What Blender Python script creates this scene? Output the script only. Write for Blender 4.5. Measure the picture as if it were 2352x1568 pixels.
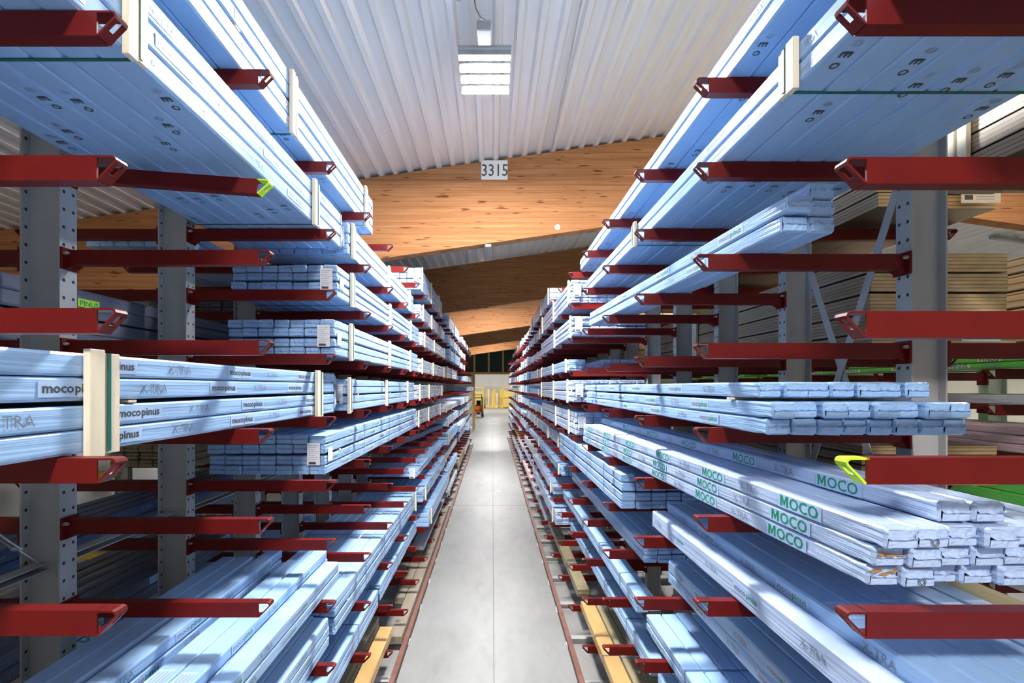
import bpy, math, random
from mathutils import Vector, Matrix
for _o in list(bpy.data.objects): bpy.data.objects.remove(_o)
SC = bpy.context.scene
COL = SC.collection
# ------------------------------------------------------------------ camera
F = 1115.0; CX, CY = 1131.0, 888.0; CAMZ = 3.37
cam = bpy.data.cameras.new('camera'); camo = bpy.data.objects.new('camera', cam); COL.objects.link(camo)
camo.location = (0, 0, CAMZ); camo.rotation_euler = (math.pi / 2, 0, 0)
cam.sensor_fit = 'HORIZONTAL'; cam.sensor_width = 36.0; cam.lens = 36.0 * F / 2352.0
cam.shift_x = (1176 - CX) / 2352.0; cam.shift_y = (CY - 784) / 2352.0
cam.clip_start = 0.05; cam.clip_end = 300
SC.camera = camo
# ------------------------------------------------------------------ world, exposure
w = bpy.data.worlds.new('world'); SC.world = w; w.use_nodes = True
bg = w.node_tree.nodes['Background']; bg.inputs[0].default_value = (0.93, 0.96, 1.0, 1); bg.inputs[1].default_value = 0.62
SC.view_settings.view_transform = 'Standard'; SC.view_settings.look = 'None'
SC.view_settings.exposure = 0.0; SC.view_settings.gamma = 1.0; SC.view_settings.use_curve_mapping = False
LED = 1500.0
# ------------------------------------------------------------------ materials
M = {}
def nodes(name):
    m = bpy.data.materials.new(name); m.use_nodes = True; nt = m.node_tree
    return m, nt, nt.nodes['Principled BSDF']
def N(nt, t, **kw):
    n = nt.nodes.new(t)
    for k, v in kw.items(): setattr(n, k, v)
    return n
def mapped(nt, scale, kind='Object'):
    tc = N(nt, 'ShaderNodeTexCoord'); mp = N(nt, 'ShaderNodeMapping'); mp.inputs['Scale'].default_value = scale
    nt.links.new(tc.outputs[kind], mp.inputs['Vector']); return mp.outputs['Vector']
def noise(nt, vec, scale=1.0, detail=3.0, rough=.5, dist=0.0):
    n = N(nt, 'ShaderNodeTexNoise'); n.inputs['Scale'].default_value = scale; n.inputs['Detail'].default_value = detail
    n.inputs['Roughness'].default_value = rough; n.inputs['Distortion'].default_value = dist
    nt.links.new(vec, n.inputs['Vector']); return n.outputs['Fac']
def ramp(nt, fac, stops):
    r = N(nt, 'ShaderNodeValToRGB'); e = r.color_ramp.elements
    while len(e) < len(stops): e.new(.5)
    for i, (p, c) in enumerate(stops):
        e[i].position = p; e[i].color = (*c, 1)
    nt.links.new(fac, r.inputs['Fac']); return r.outputs['Color']
def bump(nt, b, h, strength, dist):
    n = N(nt, 'ShaderNodeBump'); n.inputs['Strength'].default_value = strength; n.inputs['Distance'].default_value = dist
    nt.links.new(h, n.inputs['Height']); nt.links.new(n.outputs['Normal'], b.inputs['Normal'])
def plain(name, c, rough=.5, metal=0.0, var=.12, vs=(6, 6, 6), bmp=0.0, spec=.5):
    m, nt, b = nodes(name)
    f = noise(nt, mapped(nt, vs), 1.0, 4)
    col = ramp(nt, f, [(.3, tuple(x * (1 - var) for x in c)), (.7, tuple(min(1, x * (1 + var)) for x in c))])
    nt.links.new(col, b.inputs['Base Color'])
    b.inputs['Roughness'].default_value = rough; b.inputs['Metallic'].default_value = metal
    b.inputs['Specular IOR Level'].default_value = spec
    if bmp: bump(nt, b, f, bmp, .01)
    M[name] = m; return m
def film(name, c, rough=.24, bs=.30, var=.06):
    m, nt, b = nodes(name)
    f1 = noise(nt, mapped(nt, (5, .9, 34)), 1.0, 3, .5, .8)
    f2 = noise(nt, mapped(nt, (3, .8, 3)), 1.0, 2)
    col = ramp(nt, f2, [(.3, tuple(x * (1 - var) for x in c)), (.75, tuple(min(1, x * (1 + var)) for x in c))])
    nt.links.new(col, b.inputs['Base Color']); b.inputs['Roughness'].default_value = rough
    b.inputs['Specular IOR Level'].default_value = .5
    # film gathers into slanting wrinkles towards the near end of each package
    tc = N(nt, 'ShaderNodeTexCoord'); mp = N(nt, 'ShaderNodeMapping'); mp.inputs['Scale'].default_value = (34, 5, 62); mp.inputs['Rotation'].default_value = (.35, 0, 0)
    nt.links.new(tc.outputs['Object'], mp.inputs['Vector']); f3 = noise(nt, mp.outputs['Vector'], 1.0, 2, .5, 1.2)
    sp = N(nt, 'ShaderNodeSeparateXYZ'); nt.links.new(tc.outputs['Object'], sp.inputs[0])
    mr = N(nt, 'ShaderNodeMapRange'); mr.inputs[1].default_value = .02; mr.inputs[2].default_value = .75; mr.inputs[3].default_value = 1.2; mr.inputs[4].default_value = .0
    nt.links.new(sp.outputs['Y'], mr.inputs[0])
    ma = N(nt, 'ShaderNodeMath', operation='MULTIPLY_ADD'); nt.links.new(f3, ma.inputs[0]); nt.links.new(mr.outputs[0], ma.inputs[1]); nt.links.new(f1, ma.inputs[2])
    bump(nt, b, ma.outputs[0], bs, .02)
    M[name] = m; return m
film('film_blue', (.36, .565, .86))
film('film_pale', (.48, .61, .85), .24)
film('film_clear', (.62, .72, .86), .12, .5)
film('film_grey', (.55, .57, .64), .25, .5)
film('film_green', (.18, .75, .14), .3)
film('film_slate', (.16, .17, .22), .22, .6, .3)
film('film_pink', (.88, .62, .65), .3, .6)
film('film_navy', (.07, .12, .24), .4)
film('film_tan', (.56, .35, .14), .25, .4, .25)
film('film_olive', (.30, .25, .15), .4, .3)
def boards(name, c, pitch=.0226):
    m, nt, b = nodes(name)
    f = noise(nt, mapped(nt, (6, 1, 40)), 1.0, 4)
    c1 = ramp(nt, f, [(.3, tuple(x * .78 for x in c)), (.7, tuple(x * 1.2 for x in c))])
    tc = N(nt, 'ShaderNodeTexCoord'); sp = N(nt, 'ShaderNodeSeparateXYZ'); nt.links.new(tc.outputs['Object'], sp.inputs[0])
    d = N(nt, 'ShaderNodeMath', operation='DIVIDE'); d.inputs[1].default_value = pitch; nt.links.new(sp.outputs['Z'], d.inputs[0])
    fr = N(nt, 'ShaderNodeMath', operation='FRACT'); nt.links.new(d.outputs[0], fr.inputs[0])
    ln = ramp(nt, fr.outputs[0], [(.0, (.25, .22, .2)), (.14, (.3, .27, .25)), (.24, (1, 1, 1))])
    x1 = N(nt, 'ShaderNodeMix', data_type='RGBA', blend_type='MULTIPLY'); x1.inputs[0].default_value = 1
    nt.links.new(c1, x1.inputs[6]); nt.links.new(ln, x1.inputs[7]); nt.links.new(x1.outputs[2], b.inputs['Base Color'])
    b.inputs['Roughness'].default_value = .45; M[name] = m
boards('fibre_board', (.60, .42, .22)); boards('fibre_grey', (.36, .265, .17)); boards('pale_board', (.70, .58, .40), .045)
plain('brown_plank', (.30, .25, .19), .7, 0, .12, (8, .5, 8))
plain('pale_wood', (.80, .70, .52), .6, 0, .1, (30, 30, 3))
plain('strap_green', (.005, .12, .09), .4)
plain('strap_dark', (.12, .20, .42), .4)
plain('red_steel', (.122, .0055, .004), .42, 0, .12, (5, 5, 5), .02, .22)
plain('lime_paint', (.55, .85, .02), .4)
plain('zinc_steel', (.40, .397, .385), .5, .0, .10, (4, 4, 2.5))
plain('bolt_steel', (.55, .55, .55), .3, .8)
plain('hole_dark', (.03, .03, .03), .8)
plain('rail_red', (.20, .085, .065), .6, 0, .2)
plain('white_paint', (.80, .80, .78), .5, 0, .05)
plain('paper', (.86, .86, .84), .6, 0, .02)
plain('ink_dark', (.05, .06, .07), .5)
plain('ink_grey', (.20, .23, .28), .5)
plain('ink_faint', (.34, .42, .58), .5)
plain('ink_green', (.0, .26, .12), .5)
plain('patch_pale', (.45, .62, .89), .4, 0, .04)
plain('lime_label', (.50, .85, .05), .4)
plain('timber', (.62, .36, .10), .5, 0, .15, (8, 8, 8))
plain('shutter_dark', (.03, .06, .055), .5)
plain('wall_white', (.70, .69, .66), .8, 0, .05, (1, 1, 1))
plain('wall_cream', (.62, .58, .46), .8, 0, .06, (1, 1, 1))
plain('yellow_paint', (.80, .52, .03), .45)
plain('yellow_board', (.66, .50, .16), .6, 0, .15)
plain('black_rubber', (.02, .02, .02), .7)
plain('orange_paint', (.80, .16, .01), .35)
plain('grey_box', (.40, .40, .40), .5)
plain('torn_brown', (.38, .20, .06), .8)
def _ceil():
    m, nt, b = nodes('ceiling_sheet')
    f = noise(nt, mapped(nt, (9, .5, 3)), 1.0, 4)
    nt.links.new(ramp(nt, f, [(.3, (.76, .74, .72)), (.7, (.86, .84, .81))]), b.inputs['Base Color'])
    b.inputs['Roughness'].default_value = .42; b.inputs['Metallic'].default_value = .15; M['ceiling_sheet'] = m
_ceil()
def _glulam():
    m, nt, b = nodes('glulam')
    f = noise(nt, mapped(nt, (.8, 3, 22)), 1.0, 5, .6, .4)
    c1 = ramp(nt, f, [(.3, (.25, .105, .038)), (.5, (.32, .14, .055)), (.72, (.39, .185, .08))])
    kn = noise(nt, mapped(nt, (3.2, 1, 26)), 1.0, 1.5, .4)
    k2 = ramp(nt, kn, [(.27, (.35, .25, .2)), (.34, (1, 1, 1))])
    wv = N(nt, 'ShaderNodeTexWave', wave_type='BANDS', bands_direction='Z'); wv.inputs['Scale'].default_value = 3.6
    nt.links.new(mapped(nt, (1, 1, 1)), wv.inputs['Vector'])
    ln = ramp(nt, wv.outputs['Fac'], [(.0, (.80, .76, .72)), (.10, (1, 1, 1))])
    x1 = N(nt, 'ShaderNodeMix', data_type='RGBA', blend_type='MULTIPLY'); x1.inputs[0].default_value = 1
    x2 = N(nt, 'ShaderNodeMix', data_type='RGBA', blend_type='MULTIPLY'); x2.inputs[0].default_value = 1
    nt.links.new(c1, x1.inputs[6]); nt.links.new(k2, x1.inputs[7]); nt.links.new(x1.outputs[2], x2.inputs[6]); nt.links.new(ln, x2.inputs[7])
    nt.links.new(x2.outputs[2], b.inputs['Base Color']); b.inputs['Roughness'].default_value = .75; b.inputs['Specular IOR Level'].default_value = .15; M['glulam'] = m
_glulam()
def _floor():
    m, nt, b = nodes('concrete')
    f = noise(nt, mapped(nt, (.9, .35, 1)), 1.0, 6, .6)
    f3 = noise(nt, mapped(nt, (7, 2.5, 1)), 1.0, 5, .65)
    mx = N(nt, 'ShaderNodeMath', operation='MULTIPLY_ADD'); mx.inputs[1].default_value = .35
    nt.links.new(f3, mx.inputs[0]); nt.links.new(f, mx.inputs[2])
    c = ramp(nt, mx.outputs[0], [(.45, (.20, .199, .193)), (.62, (.26, .259, .252)), (.85, (.31, .309, .30))])
    nt.links.new(c, b.inputs['Base Color']); b.inputs['Roughness'].default_value = .42
    bump(nt, b, f3, .05, .01); M['concrete'] = m
_floor()
plain('joint_dark', (.16, .16, .15), .8)
def _led():
    m, nt, b = nodes('led_bar'); b.inputs['Base Color'].default_value = (1, 1, 1, 1)
    b.inputs['Emission Color'].default_value = (1.0, .985, .96, 1); b.inputs['Emission Strength'].default_value = LED; M['led_bar'] = m
_led()
# ------------------------------------------------------------------ mesh helpers
class MB:
    """collects one mesh: verts, faces, material index per face"""
    def __init__(s): s.v = []; s.f = []; s.mi = []; s.mats = []; s.sm = []
    def mat(s, n):
        if n not in s.mats: s.mats.append(n)
        return s.mats.index(n)
    def add(s, vs, fs, mat, smooth=False):
        b = len(s.v); i = s.mat(mat); s.v += vs
        for f in fs: s.f.append(tuple(b + x for x in f)); s.mi.append(i); s.sm.append(smooth)
    def box(s, lo, hi, mat, bev=0.0):
        x0, y0, z0 = lo; x1, y1, z1 = hi
        if bev:
            b = bev; vs = []; ix = {}
            for sx in (0, 1):
                for sy in (0, 1):
                    for sz in (0, 1):
                        X, Y, Z = (x0, x1)[sx], (y0, y1)[sy], (z0, z1)[sz]; dx, dy, dz = (b, -b)[sx], (b, -b)[sy], (b, -b)[sz]
                        ix[sx, sy, sz] = len(vs); vs += [(X, Y + dy, Z + dz), (X + dx, Y, Z + dz), (X + dx, Y + dy, Z)]
            g = lambda a, b_, c, k: ix[a, b_, c] + k
            fs = []
            for q in (0, 1):
                fs.append([g(q, 0, 0, 0), g(q, 1, 0, 0), g(q, 1, 1, 0), g(q, 0, 1, 0)])
                fs.append([g(0, q, 0, 1), g(1, q, 0, 1), g(1, q, 1, 1), g(0, q, 1, 1)])
                fs.append([g(0, 0, q, 2), g(1, 0, q, 2), g(1, 1, q, 2), g(0, 1, q, 2)])
                for r in (0, 1):
                    fs.append([g(q, r, 0, 0), g(q, r, 1, 0), g(q, r, 1, 1), g(q, r, 0, 1)])
                    fs.append([g(q, 0, r, 0), g(q, 1, r, 0), g(q, 1, r, 2), g(q, 0, r, 2)])
                    fs.append([g(0, q, r, 1), g(1, q, r, 1), g(1, q, r, 2), g(0, q, r, 2)])
                    for t in (0, 1): fs.append([g(q, r, t, 0), g(q, r, t, 1), g(q, r, t, 2)])
            s.add(vs, fs, mat); return s
        s.add([(x0, y0, z0), (x1, y0, z0), (x1, y1, z0), (x0, y1, z0), (x0, y0, z1), (x1, y0, z1), (x1, y1, z1), (x0, y1, z1)],
              [(0, 3, 2, 1), (4, 5, 6, 7), (0, 1, 5, 4), (1, 2, 6, 5), (2, 3, 7, 6), (3, 0, 4, 7)], mat); return s
    def prism(s, poly, y0, y1, mat, axis='y'):
        n = len(poly)
        mk = {'y': lambda p, t: (p[0], t, p[1]), 'x': lambda p, t: (t, p[0], p[1]), 'z': lambda p, t: (p[0], p[1], t)}[axis]
        vs = [mk(p, y0) for p in poly] + [mk(p, y1) for p in poly]
        fs = [tuple(range(n)), tuple(range(2 * n - 1, n - 1, -1))] + [(i, (i + 1) % n, n + (i + 1) % n, n + i) for i in range(n)]
        s.add(vs, fs, mat); return s
    def tube(s, p, q, r, mat, n=8):
        p = Vector(p); q = Vector(q); d = (q - p).normalized()
        a = d.orthogonal().normalized(); b = d.cross(a); vs = []
        for c in (p, q):
            for i in range(n):
                t = 2 * math.pi * i / n; vs.append(tuple(c + a * r * math.cos(t) + b * r * math.sin(t)))
        fs = [(i, (i + 1) % n, n + (i + 1) % n, n + i) for i in range(n)] + [tuple(range(n)), tuple(range(2 * n - 1, n - 1, -1))]
        s.add(vs, fs, mat, False); return s
    def disc(s, c, r, axis, mat, n=8):
        vs = []
        for i in range(n):
            t = 2 * math.pi * i / n; u, v = r * math.cos(t), r * math.sin(t)
            vs.append({'x': (c[0], c[1] + u, c[2] + v), 'y': (c[0] + u, c[1], c[2] + v), 'z': (c[0] + u, c[1] + v, c[2])}[axis])
        s.add(vs, [tuple(range(n))], mat); return s
    def mesh(s, name):
        me = bpy.data.meshes.new(name); me.from_pydata(s.v, [], s.f)
        for m in s.mats: me.materials.append(M[m])
        me.polygons.foreach_set('material_index', s.mi)
        me.polygons.foreach_set('use_smooth', s.sm)
        me.update(); return me
    def build(s, name, parent=None, loc=(0, 0, 0)):
        return inst(name, s.mesh(name), parent, loc)
def inst(name, me, parent=None, loc=(0, 0, 0)):
    o = bpy.data.objects.new(name, me); COL.objects.link(o); o.location = loc
    if parent: o.parent = parent
    return o
def empty(name, loc, label=None, cat=None, group=None, rz=0.0):
    o = bpy.data.objects.new(name, None); COL.objects.link(o); o.location = loc; o.rotation_euler = (0, 0, rz); o.empty_display_size = .1
    tag(o, label, cat, group); return o
def tag(o, label=None, cat=None, group=None, kind=None):
    if label: o['label'] = label
    if cat: o['category'] = cat
    if group: o['group'] = group
    o['kind'] = kind or 'thing'
    return o
def struct(o, label=None):
    o['kind'] = 'structure'
    if label: o['label'] = label
    return o
ONES = ['', 'first', 'second', 'third', 'fourth', 'fifth', 'sixth', 'seventh', 'eighth', 'ninth', 'tenth', 'eleventh', 'twelfth', 'thirteenth',
        'fourteenth', 'fifteenth', 'sixteenth', 'seventeenth', 'eighteenth', 'nineteenth']
def nth(i):
    if i < 20: return ONES[i]
    t, o = divmod(i, 10); T = {2: 'twent', 3: 'thirt', 4: 'fort'}[t]
    return T + 'ieth' if o == 0 else T + 'y-' + ONES[o]
# ------------------------------------------------------------------ lettering
_txt = {}
def text(s, size=1.0, bold=0.0, sx=1.0):
    """flat outline of a word as (verts2d, faces, width), cap height about 0.7*size"""
    key = (s, bold, sx)
    if s == 'M#':
        v = [(0, 0), (.16, 0), (.16, .46), (0, .70), (.20, .70), (.39, .30), (.39, .02), (.58, .70), (.78, .70), (.62, .46), (.62, 0), (.78, 0)]
        _txt[key] = (v, [(0, 1, 2, 3), (3, 2, 5, 4), (2, 6, 5), (5, 6, 9), (5, 9, 8, 7), (9, 10, 11, 8)], .78)
    if key not in _txt:
        cu = bpy.data.curves.new('word', 'FONT'); cu.body = s; cu.size = 1.0; cu.resolution_u = 2; cu.offset = bold; cu.fill_mode = 'FRONT'
        o = bpy.data.objects.new('word', cu); COL.objects.link(o)
        bpy.context.view_layer.update()
        me = o.evaluated_get(bpy.context.evaluated_depsgraph_get()).to_mesh()
        v = [(p.co.x * sx, p.co.y) for p in me.vertices]; f = [tuple(p.vertices) for p in me.polygons]
        o.evaluated_get(bpy.context.evaluated_depsgraph_get()).to_mesh_clear()
        bpy.data.objects.remove(o); bpy.data.curves.remove(cu)
        _txt[key] = (v, f, max([p[0] for p in v] or [0]))
    v, f, wd = _txt[key]
    return [(x * size, y * size) for x, y in v], f, wd * size
def put(mb, words, origin, u, v, size):
    """words: [(text, material, bold, sx)] set one after another along u"""
    o = Vector(origin); u = Vector(u); v = Vector(v); x = 0.0
    for s, m, bold, sx in words:
        pv, pf, wd = text(s, size, bold, sx)
        mb.add([tuple(o + u * (a + x) + v * b) for a, b in pv], pf, m); x += wd + size * .10
    return x
MOCOPINUS = [('moco', 'ink_grey', .012, 1.15), ('pinus', 'ink_green', .012, 1.15)]
MOCODARK = [('moco', 'ink_dark', .02, 1.15), ('pinus', 'ink_dark', .02, 1.15)]
MOCOFAINT = [('mocopinus', 'ink_faint', .0, 1.1)]
XTRA = [('X-TRA', 'ink_grey', -.006, 1.0)]
XTRAF = [('X-TRA', 'ink_faint', -.006, 1.0)]
MOCO = [('M#', 'ink_green', 0, 1.0), ('OCO', 'ink_green', .012, 1.12)]
PINUS = [('PINUS', 'ink_green', .014, 1.15)]
# ------------------------------------------------------------------ room
GY0 = -9.0
RIDGE = 5.3
def ceil_z(x): return 3.66 + CAMZ + .142 * (x if x < RIDGE else 2 * RIDGE - x)
BEAMS = [7.85, 14.05, 20.25, 26.45, 32.4]
XL, XR = -9.0, 14.0
FARY = 38.6
MB().box((XL - .2, GY0, -.2), (XR + .2, 90, 0), 'concrete').build('floor')
struct(bpy.data.objects['floor'], 'smooth pale grey concrete floor')
jm = MB(); jm.box((.012, GY0, -.01), (.022, 60, .0015), 'joint_dark')
struct(jm.build('trim_1'), 'long floor joint down the middle of the aisle')
jm = MB(); jm.box((-1.4, 13.8, -.01), (1.3, 13.812, .0015), 'joint_dark'); struct(jm.build('trim_2'), 'floor joint across the aisle')
def ceiling():
    mb = MB(); P = .2315; prof = []
    x = XL
    while x < XR:
        for dx, dz in ((0, 0), (.055, 0), (.085, .05), (.2015, .05)): prof.append((x + dx, dz))
        x += P
    vs = []; n = len(prof)
    for y in (GY0, FARY):
        for px, dz in prof: vs.append((px, y, ceil_z(px) + dz))
    for y in (GY0, FARY): vs += [(XL, y, ceil_z(XL) + .15), (RIDGE, y, ceil_z(RIDGE) + .15), (XR, y, ceil_z(XR) + .15)]
    fs = [(i, i + 1, n + i + 1, n + i) for i in range(n - 1)] + [(2 * n, 2 * n + 1, 2 * n + 4, 2 * n + 3), (2 * n + 1, 2 * n + 2, 2 * n + 5, 2 * n + 4)]
    mb.add(vs, fs, 'ceiling_sheet'); return struct(mb.build('ceiling'), 'white trapezoidal sheet metal ceiling')
ceiling()
BH = 1.33
for i, y in enumerate([-4.4, 1.65 - 30] [:1] + BEAMS):
    mb = MB(); vs = []
    for yy in (y, y + .22):
        for x in (XL, RIDGE, XR): vs += [(x, yy, ceil_z(x) - BH), (x, yy, ceil_z(x) - .001)]
    mb.add(vs, [(0, 2, 3, 1), (2, 4, 5, 3), (6, 7, 9, 8), (8, 9, 11, 10), (0, 1, 7, 6), (4, 10, 11, 5), (0, 6, 8, 2), (2, 8, 10, 4), (1, 3, 9, 7), (3, 5, 11, 9)], 'glulam')
    o = mb.build('glulam_beam')
    struct(o, 'orange-brown glued laminated timber roof beam')
MB().box((XL - .2, GY0, 0), (XL, FARY, 8), 'wall_white').build('wall_left')
MB().box((XR, GY0, 0), (XR + .2, FARY, 9.4), 'wall_cream').build('wall_right')
for n in ('wall_left', 'wall_right'): struct(bpy.data.objects[n])
struct(MB().box((XL, GY0 - .2, 0), (-2.4, GY0, 8), 'wall_white').build('wall_light_block_left'))  # unseen wall added behind the camera to block light and darken the left
# far partition with the opening, mullions and shutters
mb = MB(); mb.box((XL, FARY, 0), (-3.75, FARY + .2, 8), 'wall_cream'); mb.build('wall_far_left')
mb = MB(); mb.box((4.4, FARY, 0), (XR, FARY + .2, 9), 'wall_cream'); mb.build('wall_far_right')
mb = MB(); mb.box((-3.75, FARY + .02, CAMZ + 2.95), (4.4, FARY + .2, 9), 'wall_cream'); mb.build('wall_far_top')
mb = MB(); mb.box((-3.75, FARY + .02, 0), (-1.55, FARY + .2, CAMZ + 1.0), 'wall_cream'); mb.build('wall_far_lower')
for n in ('wall_far_left', 'wall_far_right', 'wall_far_top', 'wall_far_lower'): struct(bpy.data.objects[n])
zb = CAMZ + 1.0
mb = MB(); mb.box((-3.75, FARY - .05, zb), (4.4, FARY + .15, zb + .17), 'timber'); struct(mb.build('trim_3'), 'yellow timber crossbeam over the passage')
mb = MB(); mb.box((-1.56, FARY - .06, 0), (-1.40, FARY + .15, zb), 'timber'); struct(mb.build('trim_4'), 'yellow timber post at the passage')
mb = MB(); mb.box((2.6, FARY - .06, 0), (2.76, FARY + .15, zb), 'timber'); struct(mb.build('trim_5'), 'yellow timber post at the passage')
mu = [-3.75, -2.61, -1.50, -.36, .78, 1.92, 3.06, 4.2]
for i, x in enumerate(mu):
    mb = MB(); mb.box((x, FARY - .05, zb + .17), (x + .14, FARY + .15, zb + 1.95), 'timber'); struct(mb.build('trim_%d' % (6 + i)), 'timber mullion between dark louvres')
for i in range(len(mu) - 1):
    mb = MB(); x0, x1 = mu[i] + .14, mu[i + 1]; z = zb + .17
    mb.box((x0, FARY + .08, z), (x1, FARY + .10, zb + 1.95), 'shutter_dark')
    while z < zb + 1.9:
        mb.add([(x0, FARY + .02, z), (x1, FARY + .02, z), (x1, FARY + .085, z + .11), (x0, FARY + .085, z + .11)], [(0, 1, 2, 3)], 'shutter_dark'); z += .13
    struct(mb.build('window_%d' % (i + 1)), 'dark green louvred panel above the passage')
# far hall
mb = MB(); mb.box((-14, 80, 3.4), (14, 80.2, 9), 'wall_white'); mb.box((-14, 80, 0), (14, 80.2, 3.4), 'wall_cream'); struct(mb.build('wall_back'), 'pale wall of the hall beyond the passage')
mb = MB(); mb.box((-14, FARY + .2, 8.4), (14, 80, 8.5), 'wall_white'); struct(mb.build('ceiling_far'))
mb = MB(); mb.box((-14.2, FARY + .2, 0), (-14, 80, 8.4), 'wall_white'); struct(mb.build('wall_far_hall_left'))
mb = MB(); mb.box((14, FARY + .2, 0), (14.2, 80, 8.4), 'wall_white'); struct(mb.build('wall_far_hall_right'))
# ------------------------------------------------------------------ lamps
def lamp(x, y, z, label, group='LED high-bay lamps under the roof', near=False, top=None):
    r = empty('led_ceiling_lamp', (x, y, z), label, 'lamp', group)
    mb = MB(); mb.box((-.27, -.36, .035), (.27, -.31, .06), 'grey_box'); mb.box((-.27, .31, .035), (.27, .36, .06), 'grey_box')
    for sx in (-.2, .17): mb.box((sx, -.31, .04), (sx + .03, .31, .055), 'grey_box')
    mb.build('frame', r)
    for i in range(4):
        y_ = -.325 + i * .19
        b = MB().box((-.26, y_, -.0205), (.26, y_ + .075, -.0187), 'led_bar'); b.build('led_bar', r)
        MB().box((-.265, y_ - .004, -.0185), (.265, y_ + .079, .036), 'grey_box').build('bar_housing', r)
    h = MB(); h.box((-.07, -.62, .02), (.07, -.40, .12), 'grey_box', .01); h.tube((0, -.45, .10), (0, -.33, .05), .012, 'grey_box'); h.build('driver_box', r)
    top = ceil_z(x) - z if top is None else top
    k = MB()
    for sx in (-.2, .2): k.tube((sx, 0, .05), (sx, 0, top + .03), .006, 'bolt_steel', 6)
    k.build('hanger', r)
    return r
LZ = CAMZ + 3.36
lamp(-.08, 5.22, LZ, 'bright four-bar LED lamp under the roof above the aisle, nearest one in view', near=True)
for y, t in ((17.4, 'third roof bay, hidden behind the second beam'), (29.6, 'fifth roof bay, far end of the aisle')):
    lamp(-.08, y, LZ, 'four-bar LED lamp over the aisle in the ' + t)
lamp(-.08, -3.6, LZ, 'four-bar LED lamp over the aisle behind the camera')
for x in (-5, 5): lamp(x, 70, 8.1, top=.30, label='unseen four-bar LED fill lamp in the hall beyond the passage, %s side' % ('west' if x < 0 else 'east'))  # unseen lamps put in to light the far hall
for y in (5.2, 17.4): lamp(5.6, y, LZ + .7, 'four-bar LED lamp over the neighbouring aisle at %s metres' % ('five' if y < 10 else 'seventeen'))
for y in (50, 66): lamp(0, y, 8.1, top=.30, label='unseen four-bar LED fill lamp in the hall beyond the passage, %s' % ('nearer one' if y < 60 else 'farther one'))  # more lamps out of view, added to brighten the far hall
# camera-like sensor bracket, cable and conduit on the ceiling
r = empty('ceiling_connection_box', (-.17, 4.38, ceil_z(-.17) - .02), 'grey cable box and bracket on the ceiling beside the bright lamp', 'cable box')
MB().box((-.11, -.30, -.13), (.10, -.06, .0), 'grey_box', .02).build('box', r)
MB().box((-.16, -.34, -.07), (-.12, .10, .0), 'grey_box', .01).build('bracket', r)
cb = MB(); pts = [(0, -.1, -.12), (.02, 0, -.2), (.06, .07, -.23), (.10, .12, -.22)]
for a, b in zip(pts, pts[1:]): cb.tube(a, b, .006, 'ink_dark', 6)
cb.build('cable', r)
mb = MB()
for a, b in (((.86, 4.36), (.95, 7.83)),): mb.tube((a[0], a[1], ceil_z(a[0]) - .012), (b[0], b[1], ceil_z(b[0]) - .012), .010, 'grey_box', 6)
tag(mb.build('ceiling_conduit'), 'thin grey conduit running along the ceiling to the first beam', 'conduit')
r = empty('smoke_detector', (.93, 4.15, ceil_z(.93)), 'small white round detector on the ceiling at the conduit end', 'detector')
MB().tube((0, 0, -.05), (0, 0, .02), .05, 'white_paint', 14).build('body', r); MB().tube((-.09, .03, -.03), (-.09, .03, .02), .025, 'white_paint', 10).build('base', r)
r = empty('linear_luminaire', (12.3, 11.2, CAMZ + 3.30), 'long grey linear light fitting under the roof slope behind the right rack', 'lamp')
lu = MB(); lu.prism([(-.8, .12), (.8, -.10), (.8, -.02), (-.8, .20)], -.05, .05, 'grey_box'); lu.build('body', r)
lu = MB()
for q in (-.6, .6): lu.tube((q, 0, .1), (q, 0, ceil_z(12.3 + q) - CAMZ - 3.30 + .03), .008, 'bolt_steel', 6)
lu.build('hanger', r)
tag(MB().box((.15, 15.6, .0005), (.27, 15.72, .003), 'paper').build('paper_scrap'), 'small white scrap of paper on the aisle floor', 'paper')
# number sign on the first beam
r = empty('number_sign', (.01, BEAMS[0] - .012, CAMZ + 3.50), 'white paper sign with the number 3315 on the first roof beam', 'sign')
sg = MB(); sg.box((-.19, 0, -.155), (.235, .008, .155), 'paper')
wd = text('3315', .27, .008, .82)[2]
put(sg, [('3315', 'ink_dark', .008, .82)], (.0225 - wd / 2, -.002, -.095), (1, 0, 0), (0, 0, 1), .27); sg.build('sheet', r)
# small clip hanging under the first beam and a pale plug
tag(MB().box((-.12, BEAMS[0] + .02, ceil_z(-.1) - BH - .04), (-.02, BEAMS[0] + .08, ceil_z(-.1) - BH + .0), 'white_paint', .01).build('beam_clip'), 'small white clip under the first roof beam near the middle', 'clip')
tag(MB().tube((1.05, BEAMS[0] - .012, ceil_z(1.05) - BH + .10), (1.05, BEAMS[0] + .004, ceil_z(1.05) - BH + .10), .045, 'pale_wood', 14).build('wood_plug'), 'pale round wooden plug on the first beam face', 'plug')
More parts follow.
